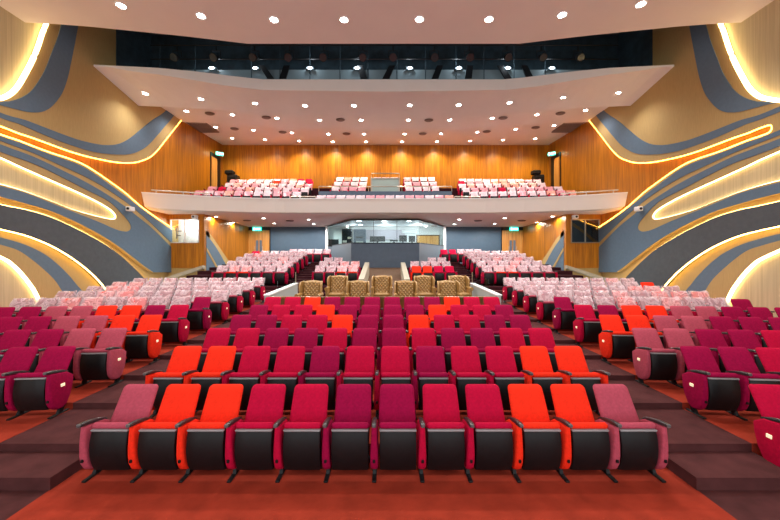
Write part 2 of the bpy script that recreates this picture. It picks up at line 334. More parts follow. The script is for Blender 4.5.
# lower side walls beneath the balcony with the end of the wave pattern
for s in (-1,1):
    X = s*10.05
    w = MB(); w.box(*sorted_box((X,18.95,0),(X+s*.3,25,5.3))); lw = w.build('lower_side_wall', M['wy'], WALL[s])
    def Wl(p, off):
        q = Pw(max(p[0],205.2), p[1], -10.05); return Vector((s*(10.05-off), q.y, q.z))
    arc = S([(203.4,228),(208,232.5),(214,240),(220,249),(226,258),(231,266),(236,276)])
    arc2 = S([(203.4,233.5),(208,238),(214,246),(219,254),(224,263),(230,274)])
    m = MB(); m.prism([Wl(p,.05) for p in arc+arc2[::-1]], (s*.05,0,0)); m.build('gold_panel', M['gold'], WALL[s])
    m = MB(); m.prism([Wl(p,.07) for p in arc2+[(230,284),(203.4,284)]], (s*.07,0,0)); m.build('blue_band', M['blue'], WALL[s])
    m = MB(); m.prism([Wl(p,.09) for p in [(203.4,247.5),(217,268),(222,277),(220,277),(215.5,269),(203.4,250.5)]], (s*.02,0,0)); m.build('gold_panel', M['gold'], WALL[s])
    # cabin built into the wall beside the balcony
    cab = empty('control_cabin', (s*11.0,18.8,2.2)); R = Matrix.Translation((-s*11.0,-18.8,-2.2))
    tag(cab, 'timber clad side cabin with %s, under the %s balcony tip' % (('a bright white window','left') if s < 0 else ('a dark window','right')), 'cabin', 'side cabins under the balcony')
    xa, xb = s*12.0, s*10.0
    ya, za, zb = 18.8, 2.16, 5.15
    def cb(name, a, c, mt, par=cab):
        m = MB(); m.box(*sorted_box(a, c), M=R); return m.build(name, mt, par)
    w0, w1, wz0, wz1 = s*11.88, s*10.27, 3.54, 4.86
    cb('wall_panel', (xa,ya,za),(xb,ya+.12,wz0), M['wx']); cb('wall_panel', (xa,ya,wz1),(xb,ya+.12,zb+.1), M['wx'])
    cb('wall_panel', (w1,ya,wz0),(xb,ya+.12,wz1), M['wx']); cb('wall_panel', (xa,ya,wz0),(w0,ya+.12,wz1), M['wx'])
    cb('side_panel', (xb,ya+.12,za),(xb+s*.045,ya+.6,zb+.1), M['wy'])
    fr = MB(); t = .05
    for a, c in (((w0,ya-.03,wz0),(w1,ya+.06,wz0+t)),((w0,ya-.03,wz1-t),(w1,ya+.06,wz1)),((w0,ya-.03,wz0),(w0-s*t,ya+.06,wz1)),((w1,ya-.03,wz0),(w1+s*t,ya+.06,wz1)),
                 (((w0+w1)/2-.02,ya-.03,wz0),((w0+w1)/2+.02,ya+.06,wz1))): fr.box(*sorted_box(a,c), M=R)
    f = fr.build('window_frame', M['steel'] if s > 0 else M['white'], cab)
    cb('pane', (w0,ya+.02,wz0),(w1,ya+.03,wz1), M['glass'] if s < 0 else M['dglass'], f)
    back = MB(); back.box(*sorted_box((w0+s*.1,ya+.9,wz0-.3),(w1,ya+.95,wz1+.2)), M=R); back.build('rear_panel', M['white'] if s < 0 else M['blackmetal'], cab)
    if s < 0:
        l = bpy.data.lights.new('cabin_lamp','POINT'); l.energy = 75; l.color = (.9,.95,1); l.shadow_soft_size = .2
        lo = bpy.data.objects.new('cabin_lamp', l); COL.objects.link(lo); lo.parent = cab; lo.location = (0,.5,2.5)
        dk = MB(); dk.box((-.72,.3,1.75),(-.5,.36,1.8)); dk.box((-.72,.3,2.0),(-.45,.36,2.05)); dk.box((-.74,.3,1.6),(-.7,.36,2.2)); dk.build('wall_fitting', M['vent'], cab)
    # gold plinth and the pale diagonal ledge below the cabin
    m = MB(); m.box(*sorted_box((xa,ya+.02,.5),(xb,ya+.3,za))); m.build('gold_panel', M['gold'], WALL[s])
    m = MB()
    q = [P(x,y,18.5) for x,y in ((202.5,265.4),(202.5,268.6),(172,278.5),(160,281.5),(160,279))]
    q = [Vector((p.x if s < 0 else -p.x, p.y, p.z)) for p in q]
    m.prism(q, (0,.3,0)); m.build('ledge', M['beige'], WALL[s])
    # tiny wall unit
    for (px,py,Yd,lab) in ((123,209,None,'small white box camera on the %s wave wall'), (195,217,18.5,'small white box camera above the %s cabin window')):
        p = Pw(px,py) if Yd is None else P(px,py,Yd)
        p = Vector(((p.x if s < 0 else -p.x) - (s*.35 if Yd is None else 0), p.y, p.z))
        c = empty('wall_camera', p); tag(c, lab % nm_side(s) if False else lab % ('left' if s < 0 else 'right'), 'camera', 'wall cameras')
        m = MB(); m.cbox((-.12,-.16,-.1),(.12,.12,.1),.02); m.build('housing', M['white'], c)
        m = MB(); m.cyl((0,0),.06,0,.03,12,M=Matrix.Translation((0,-.16,0)) @ Matrix.Rotation(PI/2,4,'X')); m.build('lens', M['blackmetal'], c)
        m = MB(); m.tube([(0,0,0),(s*.2 if Yd is None else 0, .0 if Yd is None else .3, .08)],.025,6); m.build('bracket', M['white'], c)

# ------------------------------------------------------------------ ceilings
def arc_tab(pts): return [(p[0],p[1]) for p in pts]
E1 = [(0,12.5),(5.07,12.5),(6.6,12.16),(8.4,11.85),(10.5,11.5),(12,11.38)]
E2 = [(0,15.0),(5.3,15.0),(6.3,14.8),(7.8,14.4),(9.4,14.1),(12,13.85)]
T1 = [(0,10.03),(7,10.12),(10.5,10.38),(11.2,10.5),(12,10.5)]
def band(mb, near, far, zb0, zb1, zt, n=24):
    """ceiling slab between two plan curves; zb0/zb1 = underside heights at near/far edge"""
    xs = [-12.0+24.0*i/n for i in range(n+1)]
    rs = []
    for x in xs:
        a, c = near(abs(x)), far(abs(x)); q = zt(abs(x)) if callable(zt) else zt
        z0 = zb0(abs(x)) if callable(zb0) else zb0
        rs.append([(x,a,z0),(x,c,zb1),(x,c,q),(x,a,q)])
    mb.rings(rs)
c = MB(); band(c, lambda x: -4, lambda x: lerp(E1,x), 10.55, 10.55, 10.85); CE = st(c.build('ceiling', M['ceil']))
c = MB(); band(c, lambda x: lerp(E2,x), lambda x: lerp(E2,x)+2.5, lambda x: lerp([(0,10.03),(7,10.12),(10.5,10.38),(11.2,10.5),(12,10.5)],x), 10.02, 10.57, 36)
c.build('ceiling_panel', M['ceil'], CE)
c = MB(); band(c, lambda x: lerp(E2,x)+2.2, lambda x: lerp(E2,x)+6.1, 10.70, 10.70, 10.98); c.build('ceiling_panel', M['ceil'], CE)
c = MB(); band(c, lambda x: lerp(E2,x)+5.9, lambda x: 25.1, 10.80, 11.06, 11.4); c.build('ceiling_panel', M['ceil'], CE)
def ceil_hit(x, y):
    """point where the sight line of a measured lamp meets the ceiling"""
    def X(Y): return abs(CX+(x-X0)*Y/F)
    def z(Y): return CZ-(y-Y0)*Y/F
    Y = 8.0
    while Y < 25:
        q = X(Y); e1, e2 = lerp(E1,q), lerp(E2,q); h = None
        if Y < e1: h = 10.55
        elif e2 <= Y < e2+2.5:
            h0 = lerp(T1,q); h = h0+(10.02-h0)*(Y-e2)/2.5
        elif e2+2.5 <= Y < e2+6: h = 10.70
        elif Y >= e2+6: h = 10.80+.26*(Y-e2-6)/(25-e2-6)
        if h and z(Y) >= h: return Vector((CX+(x-X0)*Y/F, Y, h))
        Y += .02
    return P(x,y,24.6)
# catwalk void between the ceilings
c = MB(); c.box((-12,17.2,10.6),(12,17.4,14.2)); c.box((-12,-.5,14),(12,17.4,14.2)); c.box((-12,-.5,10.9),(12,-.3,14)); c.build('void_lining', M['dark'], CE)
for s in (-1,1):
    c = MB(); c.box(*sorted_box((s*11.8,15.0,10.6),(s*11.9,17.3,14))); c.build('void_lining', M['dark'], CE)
CW = empty('catwalk', (0,16,10.6)); tag(CW, 'steel lighting catwalk in the dark gap between the two ceilings', 'catwalk')
m = MB(); m.box((-9.5,0,0),(9.5,.06,.95)); m.build('kick_panel', M['catwalk'], CW)
m = MB()
for z in (1.45,2.1): m.tube([(-11,0,z),(11,0,z)],.03,6)
m.build('rail', M['blackmetal'], CW)
for x in (251.5,280,310,340,368,397,425.5,456,484,514,545,195,160):
    m = MB(); q = P(x,60,16); m.tube([(q.x,0,0),(q.x,0,2.2)],.022,6); m.build('post', M['dark'], CW)
for xa_, xb_ in ((262,271),(287,283),(360,364),(392,386),(440,435),(470,468),(500,508),(524,530)):
    m = MB(); a = P(xa_,66,15.9); c_ = P(xb_,79,15.9)
    m.prism([(a.x-.14,-.1,a.z-10.6),(a.x+.14,-.1,a.z-10.6),(c_.x+.16,-.1,c_.z-10.6),(c_.x-.16,-.1,c_.z-10.6)],(0,-.06,0)); m.build('brace', M['blackmetal'], CW)
ORD = ['first','second','third','fourth','fifth','sixth','seventh','eighth','ninth','tenth','eleventh','twelfth','thirteenth','fourteenth']
FX = [177,216,254.6,289.5,324,363,393,434,469,506.7,541,578]
def spot_meshes():
    a = MB(); T = Matrix.Rotation(math.radians(-50),4,'X') @ Matrix.Rotation(PI,4,'X')
    a.cyl((0,0),.13,0,.3,14,r2=.17,M=Matrix.Rotation(math.radians(125),4,'X')); body = a.mesh('lamp_body', M['blackmetal'], True)
    a = MB(); a.cyl((0,0),.15,.3,.31,14,M=Matrix.Rotation(math.radians(125),4,'X')); ln = a.mesh('lens', mat('dark lamp glass',(60,70,76),.15), False)
    a = MB(); a.tube([(-.2,0,-.02),(-.2,0,.28),(.2,0,.28),(.2,0,-.02)],.02,6); a.tube([(0,0,.28),(0,0,.5)],.025,6); yk = a.mesh('yoke', M['blackmetal'])
    return body, ln, yk
SM = spot_meshes()
for i, x in enumerate(FX):
    p = P(x,57,15.6); e = empty('stage_spotlight', p)
    tag(e, 'black stage spotlight in the dark ceiling gap, %s from the left' % ORD[i], 'spotlight', 'stage spotlights on the catwalk')
    for n_, me in zip(('lamp_body','lens','yoke'), SM): link(n_, me, e)
for i, x in enumerate((212,255.6,310,357,409.7,458.7,507.6,551.6)):
    p = P(x,68.5,15.85); e = empty('work_lamp', p); tag(e, 'small bright white work lamp along the catwalk, %s from the left' % ORD[i], 'lamp', 'work lamps along the catwalk')
    m = MB(); m.cbox((-.18,-.03,-.06),(.18,.1,.06),.02); m.build('lamp_housing', M['catwalk'], e)
    m = MB(); m.sphere((0,-.05,0),.09,10,sc=(1.3,.5,.6)); m.build('lens', M['lenssmall'], e, True)
    l = bpy.data.lights.new('lamp','POINT'); l.energy = 16; l.color = (.85,.95,1); l.shadow_soft_size = .08
    o = bpy.data.objects.new('lamp', l); COL.objects.link(o); o.parent = e; o.location = (0,-.25,.25)

# downlights
ring = MB(); n = 20
ring.rings([[(math.cos(2*PI*k/n)*r, math.sin(2*PI*k/n)*r, z) for k in range(n)] for r, z in ((.16,.03),(.17,-.012),(.15,-.025),(.12,-.012),(.115,.03))], cap=False)
ringm = ring.mesh('trim_ring', M['white'], True)
ln = MB(); ln.cyl((0,0),.118,-.012,.02,20); lensm = ln.mesh('lens', M['lens'])
def downlight(p, label, group, watt, scale=1.0, col=(1,.93,.84), ang=140, blend=.9):
    e = empty('ceiling_downlight', p); e.scale = (scale,)*3; tag(e, label, 'ceiling light', group)
    link('trim_ring', ringm, e); link('lens', lensm, e)
    l = bpy.data.lights.new('lamp','SPOT'); l.energy = watt; l.color = col; l.spot_size = math.radians(ang); l.spot_blend = blend; l.shadow_soft_size = .1
    o = bpy.data.objects.new('lamp', l); COL.objects.link(o); o.parent = e; o.location = (0,0,-.06)
WF, WM, WBK = 540, 260, 130
rows = [
 ('front ceiling', [(121,5),(201,15.5),(274,19.5),(344,19.5),(419.5,19),(489,19),(562,14.5),(641,4)], WF, 1.0, 'lights in the front ceiling'),
 ('first row behind the catwalk gap', [(145.5,93.5),(201,99),(255,103.2),(305,105.5),(354,105.5),(409.7,105),(458.6,104.7),(509.6,102.4),(563,97.6),(618,92.8)], WM, .88, 'lights in the stepped rear ceiling'),
 ('second row of the stepped ceiling', [(186.5,111),(232.5,114.7),(277,118),(319.5,120),(361,120),(408.3,120),(449.7,119.8),(492.4,118),(537,114.5),(585.5,110)], WM, .85, 'lights in the stepped rear ceiling'),
 ('third row of the stepped ceiling', [(215.5,127),(253.5,130),(292,132.7),(328.5,134),(364,133.9),(404.6,133.8),(441,133.6),(477.4,132),(515.8,129),(554,125.5)], WBK, .82, 'lights in the stepped rear ceiling'),
 ('rearmost row by the timber wall', [(232,138),(265,139.5),(299,141),(332.7,141.7),(366,141.7),(402,141.6),(436.8,141.4),(470,140.8),(503,140),(535,138.5)], WBK, .8, 'lights in the stepped rear ceiling')]
for nm_, pts, w, sc_, g in rows:
    for i, (x, y) in enumerate(pts):
        p = ceil_hit(x, y)
        downlight(p, 'round glowing downlight, %s from the left, %s' % (ORD[i], nm_), g, 620 if 'rearmost' in nm_ else w, sc_, col=(1,.84,.58) if 'rearmost' in nm_ else (1,.98,.97))
# more of the hall's own lights over the stage edge, just above the frame
for i, x in enumerate((-8.5,-5.1,-1.7,1.7,5.1,8.5)):
    downlight(Vector((x,7.3,10.55)), 'round downlight over the stage edge, %s from the left' % ORD[i], 'lights over the stage edge', 330, 1.1)
# oval vents
def vent_set():
    a = MB(); n = 20
    a.rings([[(math.cos(2*PI*k/n)*rx*.85, math.sin(2*PI*k/n)*rx*.65, z) for k in range(n)] for rx, z in ((.3,.01),(.3,-.02),(.24,-.05),(.1,-.05))])
    return a.mesh('diffuser_ring', M['vent'], True)
VM = vent_set()
def vent(p, label, g):
    o = link('air_diffuser', VM, None, p); tag(o, label, 'air vent', g)
vs = [(209.7,112.8),(266.3,116.8),(340.4,119.2),(428.8,119.6),(503,117.2),(560.4,112.6),(234.5,128.3),(282.7,131.5),(346.5,133.2),(422.7,133.2),(486.7,131),(535.6,127)]
for i, (x, y) in enumerate(vs):
    p = ceil_hit(x, y)-Vector((0,0,.03)); vent(p, 'dark oval air vent, %s from left, %s vent row of the stepped ceiling' % (ORD[i % 6], 'front' if i < 6 else 'rear'), 'oval ceiling vents')
for s in (-1,1):
    p = ceil_hit(202.5,126.5); p = Vector((p.x if s < 0 else -p.x, p.y, p.z-.02))
    g = empty('return_air_grille', p); tag(g, 'large dark slatted air grille in the ceiling by the %s timber wall' % ('left' if s < 0 else 'right'), 'air grille', 'ceiling air grilles')
    m = MB(); m.box((-.55,-.85,0),(.55,.85,.02)); m.build('backing', M['vent'], g)
    m = MB()
    for a, c_ in (((-.6,-.9,-.03),(-.52,.9,.03)),((.52,-.9,-.03),(.6,.9,.03)),((-.6,-.9,-.03),(.6,-.82,.03)),((-.6,.82,-.03),(.6,.9,.03)),((-.6,-.05,-.03),(.6,.05,.03))): m.box(a,c_)
    m.build('frame', M['vent'], g)
    m = MB()
    for i in range(16): m.box((-.52,-.8+i*.1,-.02),(.52,-.76+i*.1,.0))
    m.build('slats', M['vent'], g)

# ------------------------------------------------------------------ balcony
BZ = 5.91
BF = [(0,18.45),(5.7,18.45),(7.6,18.2),(9.3,17.8),(10.8,17.25),(12,16.75)]
bm_ = MB(); xs = [-12+24*i/48 for i in range(49)]
rs = []
for x in xs:
    y = lerp(BF,abs(x)); tip = max(0,(abs(x)-11.3)/.7)
    rs.append([(x,y,BZ),(x,y+.2,5.2+.08*tip),(x,y+.5,5.16),(x,25,5.05),(x,25,5.3),(x,y+.55,5.3),(x,y+.3,5.5),(x,y+.3,BZ)])
bm_.rings(rs); BAL = st(bm_.build('trim_1', M['fascia'], None, False)); BAL['label'] = 'cream curved balcony front and slab'
cp = MB(); cp.rings([[(x,lerp(BF,abs(x))-.02,BZ),(x,lerp(BF,abs(x))+.32,BZ),(x,lerp(BF,abs(x))+.32,BZ+.04),(x,lerp(BF,abs(x))-.02,BZ+.04)] for x in xs]); cp.build('coping', M['white'], BAL)
soff = MB(); rs = [[(x,lerp(BF,abs(x))+.5,5.15),(x,24.98,5.03),(x,24.98,5.2),(x,lerp(BF,abs(x))+.5,5.2)] for x in xs]
soff.rings(rs); soff.build('soffit', mat('pale soffit paint',(246,232,224),.85), BAL)
# deck tiers
BR = [(20.0,5.75),(21.0,6.20),(22.0,6.67),(23.0,7.12),(24.0,7.5)]      # armrest line Y, floor Z for side groups
dk = MB()
for i, (y, z) in enumerate(BR):
    for s in (-1,1):
        a, c_ = sorted((s*4.4, s*12)); dk.box((a,y-.55-.25,5.3),(c_,25,z))
dk.box((-5.5,18.9,5.3),(5.5,19.6,5.36))
for y, z in ((21.6,6.4),(22.6,6.95),(23.6,7.5)): dk.box((-4.4,y-.4,5.3),(4.4,25,z))
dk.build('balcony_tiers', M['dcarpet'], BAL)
m = MB(); m.box((-4.0,20.4,5.3),(4.0,20.55,6.72)); m.build('parapet_wall', M['slate'], BAL)
# rails
def rail(name, label, pts, posts, h, r=.03, glass=False, cat='handrail', mt='steel', g=None):
    e = empty(name, pts[0]); tag(e, label, cat, g); o = Vector(pts[0])
    m = MB(); m.tube([Vector(p)-o for p in pts], r, 8); m.build('handrail', M[mt], e, True)
    for q in posts:
        m = MB(); m.tube([Vector(q)-o, Vector(q)-o-Vector((0,0,h))], r*.8, 6); m.build('post', M[mt], e, True)
    if glass:
        for a, c_ in zip(pts, pts[1:]):
            a = Vector(a)-o; c_ = Vector(c_)-o; d = (c_-a).normalized().cross(Vector((0,0,1)))*.006
            m = MB(); m.prism([a-Vector((0,0,.03)), c_-Vector((0,0,.03)), c_-Vector((0,0,h)), a-Vector((0,0,h))], d*2); m.build('glass_panel', M['glass'], e)
    return e
for s in (-1,1):
    xs_ = [11.7,10.9,10.1,9.3]
    rail('balcony_handrail', 'slim metal handrail on the %s end of the balcony front' % ('left' if s < 0 else 'right'),
         [(s*x, lerp(BF,x)+.15, BZ+.2) for x in xs_], [(s*x, lerp(BF,x)+.15, BZ+.2) for x in (11.5,10.4,9.4)], .22, g='balcony handrails')
    rail('balcony_handrail', 'short metal handrail on the balcony front, %s of the middle seats' % ('left' if s < 0 else 'right'),
         [(s*5.2, 18.65, BZ+.17), (s*3.8,18.65,BZ+.17)], [(s*5.2, 18.65, BZ+.17), (s*3.8,18.65,BZ+.17)], .2, g='balcony handrails')
rail('cross_aisle_handrail', 'long steel handrail on the slate grey wall in the middle of the balcony', [(-4.0,20.45,7.02),(4.0,20.45,7.02)], [(x,20.45,7.02) for x in (-4.0,-2.6,-1.0,1.0,2.6,4.0)], .3)
# projector enclosure in the middle of the balcony
pe = empty('projector_enclosure', (.0,20.7,6.72)); tag(pe, 'pale green glass enclosure with a steel rail in the middle of the balcony', 'glass enclosure')
m = MB()
for x in (-.85,.85):
    for y in (0,1.0): m.box((x-.04,y-.04,-.5),(x+.04,y+.04,.88))
m.box((-.85,-.03,.82),(.85,.03,.88)); m.box((-.85,-.03,-.02),(.85,.03,.04)); m.build('frame', M['steel'], pe)
m = MB(); m.box((-.8,.0,.04),(.8,.02,.82)); m.box((-.8,.5,-.4),(.8,.9,.6)); m.build('screen_panel', mat('pale green frosted glass',(168,188,182),.3), pe)
m = MB(); m.tube([(-.85,0,.88),(-.85,0,1.15),(.85,0,1.15),(.85,0,.88)],.03,8); m.build('handrail', M['steel'], pe)
# dark openings and doors at the back corners of the balcony
for s in (-1,1):
    nm_ = 'left' if s < 0 else 'right'
    d = empty('door_%d' % (1 if s < 0 else 2), (s*11.98,23.6,7.6)); d['kind'] = 'structure'
    m = MB(); m.box(*sorted_box((0,-.4,0),(-s*.05,.95,2.4))); m.build('door_opening', M['blackmetal'], d)
    m = MB(); m.box(*sorted_box((-s*.05,-.35,0),(-s*.12,.35,2.1))); m.build('door_leaf', M['door'], d)
    e = empty('exit_sign', (s*11.6,23.75,10.02)); e.rotation_euler.z = -s*math.radians(50) if False else 0
    tag(e, 'lit green exit sign over the %s rear balcony door' % nm_, 'exit sign', 'lit green exit signs')
    e.rotation_euler.z = -s*math.radians(35)
    m = MB(); m.cbox((-.24,-.04,-.12),(.24,.04,.12),.01); m.build('sign_box', M['exit'], e)
    m = MB()
    for k in range(4): m.box((-.04+k*.075,-.048,-.06),(.005+k*.075,-.04,.07))
    m.box((-.2,-.048,-.08),(-.1,-.04,.08)); m.build('symbol', M['exitw'], e)
    q = Vector((s*10.9,24.35,7.62)); bk = empty('dark_equipment', q); tag(bk, 'dark bulky equipment case in the %s rear corner of the balcony' % nm_, 'equipment', 'equipment in the balcony corners')
    m = MB(); m.cbox((-.35,-.3,0),(.35,.3,1.05),.05); m.build('case', M['blackmetal'], bk)
    m = MB(); m.cbox((-.5,-.34,1.05),(.1,.1,1.35),.06); m.cbox((-.3,-.36,.55),(.3,-.28,.9),.02); m.build('lid', M['black'], bk)
# ------------------------------------------------------------------ under the balcony
for s in (-1,1):
    nm_ = 'left' if s < 0 else 'right'
    e = empty('door_%d' % (3 if s < 0 else 4), (s*9.3,25,2.4)); e['kind'] = 'structure'
    w = .78
    m = MB()
    for sx in (-1,1): m.box((sx*w-.05 if sx<0 else w-.0, -.1, 0),(sx*w+.0 if sx<0 else w+.05, 0, 2.5))
    m.box((-w-.05,-.1,2.38),(w+.05,0,2.62)); m.build('door_frame', M['blackmetal'], e)
    for sx in (-1,1):
        a, c_ = sorted((sx*.012, sx*w)); m = MB(); m.box((a,-.06,0),(c_,-.01,2.38)); lf = m.build('door_leaf', M['door'], e)
        a, c_ = sorted((sx*.05, sx*.22)); m = MB(); m.box((a,-.075,.8),(c_,-.055,1.65)); m.build('vision_panel', M['slate'], lf)
        m = MB(); m.tube([(sx*.28,-.12,.85),(sx*.28,-.12,1.2)],.02,6); m.build('door_handle', M['steel'], lf)
    x = P(257 if s < 0 else 514, 226, 24.7)
    g = empty('exit_sign', (x.x,24.7,4.98-.13)); tag(g, 'lit green exit sign over the %s double doors under the balcony' % nm_, 'exit sign', 'lit green exit signs')
    m = MB(); m.cbox((-.32,-.04,-.13),(.32,.04,.13),.01); m.build('sign_box', M['exit'], g)
    m = MB()
    for k in range(4): m.box((-.04+k*.08,-.048,-.06),(.01+k*.08,-.04,.07))
    m.box((-.24,-.048,-.08),(-.12,-.04,.08)); m.build('symbol', M['exitw'], g)
def soffit_hit(x, y):
    Y = 18.0
    while Y < 24.9:
        if CZ-(y-Y0)*Y/F >= 5.16-.13*(Y-19)/6: return Vector((CX+(x-X0)*Y/F, Y, 5.14-.12*(Y-19)/6-.01))
        Y += .02
    return Vector((CX+(x-X0)*24.4/F, 24.4, 5.04))
sl = [(215.7,216.2),(233.3,222),(263.5,217.7),(274,223),(308.6,219),(313.8,223.6),(454.4,223.6),(459,219),(494.6,223.3),(504.5,217.6),(536.7,222),(552.7,215.8)]
for i, (x, y) in enumerate(sl):
    downlight(soffit_hit(x,y), 'small round downlight under the balcony, %s from the left' % ORD[i], 'lights under the balcony', 110 if (i < 2 or i > 9) else 300, .85, col=(1,.86,.68) if (i < 2 or i > 9) else (1,.95,.9), ang=176, blend=.3)
for i, (x, y) in enumerate(((247,220),(290,220.3),(478,220.3),(521.7,220.2))):
    p = soffit_hit(x,y)+Vector((0,0,.012)); vent(p, 'dark oval air vent under the balcony, %s from the left' % ORD[i], 'vents under the balcony')

# sound booth
B = empty('sound_booth', (0,20.4,2.1)); tag(B, 'grey fronted sound booth with wide slanted windows at the back under the balcony', 'booth')
def rel(*p): return Vector(p)-Vector((0,20.4,2.1))
FXb, BXb, YF_, YB_ = 2.04, 4.2, 20.4, 24.4
sill = 3.62
def quad(name, a, c_, z0, z1, th, mt, par=B):
    m = MB(); d = (Vector((c_[0],c_[1],0))-Vector((a[0],a[1],0))).normalized().cross(Vector((0,0,1)))*th
    m.prism([rel(a[0],a[1],z0), rel(c_[0],c_[1],z0), rel(c_[0],c_[1],z1), rel(a[0],a[1],z1)], -d); return m.build(name, mt, par)
PL = [(-BXb,YB_),(-FXb,YF_),(FXb,YF_),(BXb,YB_)]
lightgrey = mat('mid grey laminate', (98,112,124), .6)
for i, (a, c_) in enumerate(zip(PL, PL[1:])):
    pn = quad('front_panel', a, c_, 1.3, sill, .1, M['slate'] if i == 1 else lightgrey)
    gl = quad('window_pane', a, c_, sill, 5.03, .012, M['glass'])
m = MB()
for a, c_ in zip(PL, PL[1:]):
    a, c_ = Vector((*a,0)), Vector((*c_,0))
    for z in (sill, 5.0): m.tube([rel(a.x,a.y,z), rel(c_.x,c_.y,z)], .03, 6)
for p in ((-.7,YF_),(.7,YF_)): m.tube([rel(p[0],p[1]-.01,sill),rel(p[0],p[1]-.01,5.0)],.012,6)
m.build('window_frame', M['blackmetal'], B)
m = MB()
for s in (-1,1): m.box(tuple(rel(s*4.22-.09,24.3,1.5)), tuple(rel(s*4.22+.09,25,5.03)))
m.build('jamb', M['white'], B)
m = MB(); m.box(tuple(rel(-4.2,24.85,2.0)), tuple(rel(4.2,24.95,5.03))); m.build('rear_panel', M['white'], B)
m = MB(); m.prism([rel(p[0]*.97,p[1]+.15,2.5) for p in PL], (0,0,-.1)); m.build('booth_deck', M['slate'], B)
m = MB(); m.prism([rel(PL[0][0],PL[0][1],5.02), rel(PL[1][0],PL[1][1]+.05,5.02), rel(PL[2][0],PL[2][1]+.05,5.02), rel(PL[3][0],PL[3][1],5.02)], (0,0,-.02)); m.build('booth_ceiling', M['white'], B)
m = MB(); m.box(tuple(rel(-1.6,24.7,4.1)), tuple(rel(1.4,24.85,4.8))); m.build('wall_cabinet', mat('pale mauve panel',(196,186,196),.6), B)
m = MB(); m.box(tuple(rel(2.3,24.75,2.5)), tuple(rel(3.85,24.86,4.35))); dd = m.build('door', M['door'], B)
m = MB(); m.box(tuple(rel(2.22,24.72,2.5)), tuple(rel(2.3,24.88,4.43))); m.box(tuple(rel(3.85,24.72,2.5)), tuple(rel(3.93,24.88,4.43))); m.box(tuple(rel(2.22,24.72,4.35)), tuple(rel(3.93,24.88,4.43))); m.build('door_frame', M['button'], B)
for x in (-3.5,): pass
for i, (x, y) in enumerate(((359,221),(384.3,221.3),(409,221),(360.6,224.6),(420,224.4))):
    Y = min(24.3, F*(5.0-CZ)/(Y0-y)); p = P(x,y,Y); p.z = 4.985
    m = MB(); m.cyl((0,0),.13,-.01,.012,16,M=Matrix.Translation(rel(*p))); m.build('ceiling_lamp', M['boothlight'], B)
for x in (-2.2,0,2.2):
    l = bpy.data.lights.new('booth_lamp','POINT'); l.energy = 55; l.color = (.93,.97,1); l.shadow_soft_size = .15
    o = bpy.data.objects.new('booth_lamp', l); COL.objects.link(o); o.parent = B; o.location = rel(x,23.4,4.6)
def booththing(name, label, cat, boxes, loc, rz=0, g=None):
    e = empty(name, loc, rz); tag(e, label, cat, g)
    for nn, a, c_, mt in boxes: m = MB(); m.cbox(a, c_, .01); m.build(nn, M[mt], e)
    return e
def shelf_y(x, Y): return P(x,0,Y).x
booththing('equipment_rack','tall dark equipment rack on the left inside the sound booth','rack',
   [('cabinet',(-.36,0,0),(.36,.5,2.25),'blackmetal'),('shelf_panel',(-.3,-.03,1.25),(.3,0,2.1),'screen'),('device',(-.3,-.05,1.3),(-.02,-.03,1.45),'steel'),('device',(.05,-.05,1.55),(.3,-.03,1.7),'steel')], (shelf_y(347,23.5),23.5,2.5))
booththing('equipment_rack','blue-grey equipment rack behind the booth window beside the darker one','rack',
   [('cabinet',(-.42,0,0),(.42,.5,2.2),'slate'),('device',(-.24,-.03,1.2),(.24,0,1.4),'palegrey'),('device',(-.24,-.03,1.6),(.24,0,1.7),'blackmetal')], (shelf_y(359.5,23.2),23.2,2.5))
for x, w_, h_, Y, lab in ((333.5,.72,.5,23.5,'dark monitor in the far left booth window'),(377.5,.95,.34,21.2,'wide black monitor in the centre booth window'),
                       (403,.48,.40,21.2,'tilted black monitor right of centre in the booth window'),(412,.40,.38,21.4,'dark grey speaker-like monitor on the booth desk beside the tilted one'),(394,.5,.1,21.0,'low flat monitor on the booth desk right of the wide one')):
    zb = 3.62+.02
    e = booththing('computer_monitor', lab, 'monitor', [('screen',(-w_/2,-.03,.04),(w_/2,.03,.04+h_),'screen'),('stand',(-.05,0,-.3),(.05,.05,.05),'blackmetal')], (shelf_y(x,Y),Y,zb+(.06 if Y < 23 else -.15)), g=None)
m = MB(); m.box((-1.9,20.9,3.2),(1.9,21.7,3.3)); m.box((-1.85,20.95,2.5),(-1.8,21.6,3.2)); m.box((1.8,20.95,2.5),(1.85,21.6,3.2)); tag(m.build('booth_desk', M['palegrey']), 'long desk behind the centre booth window carrying the monitors', 'desk')
m = MB(); m.cbox((-.55,-.1,-.12),(.55,.1,.12),.03); o = m.build('air_conditioner', M['white']); o.location = (shelf_y(409,24.75),24.75,4.65); tag(o,'white wall air conditioner high in the sound booth','air conditioner')

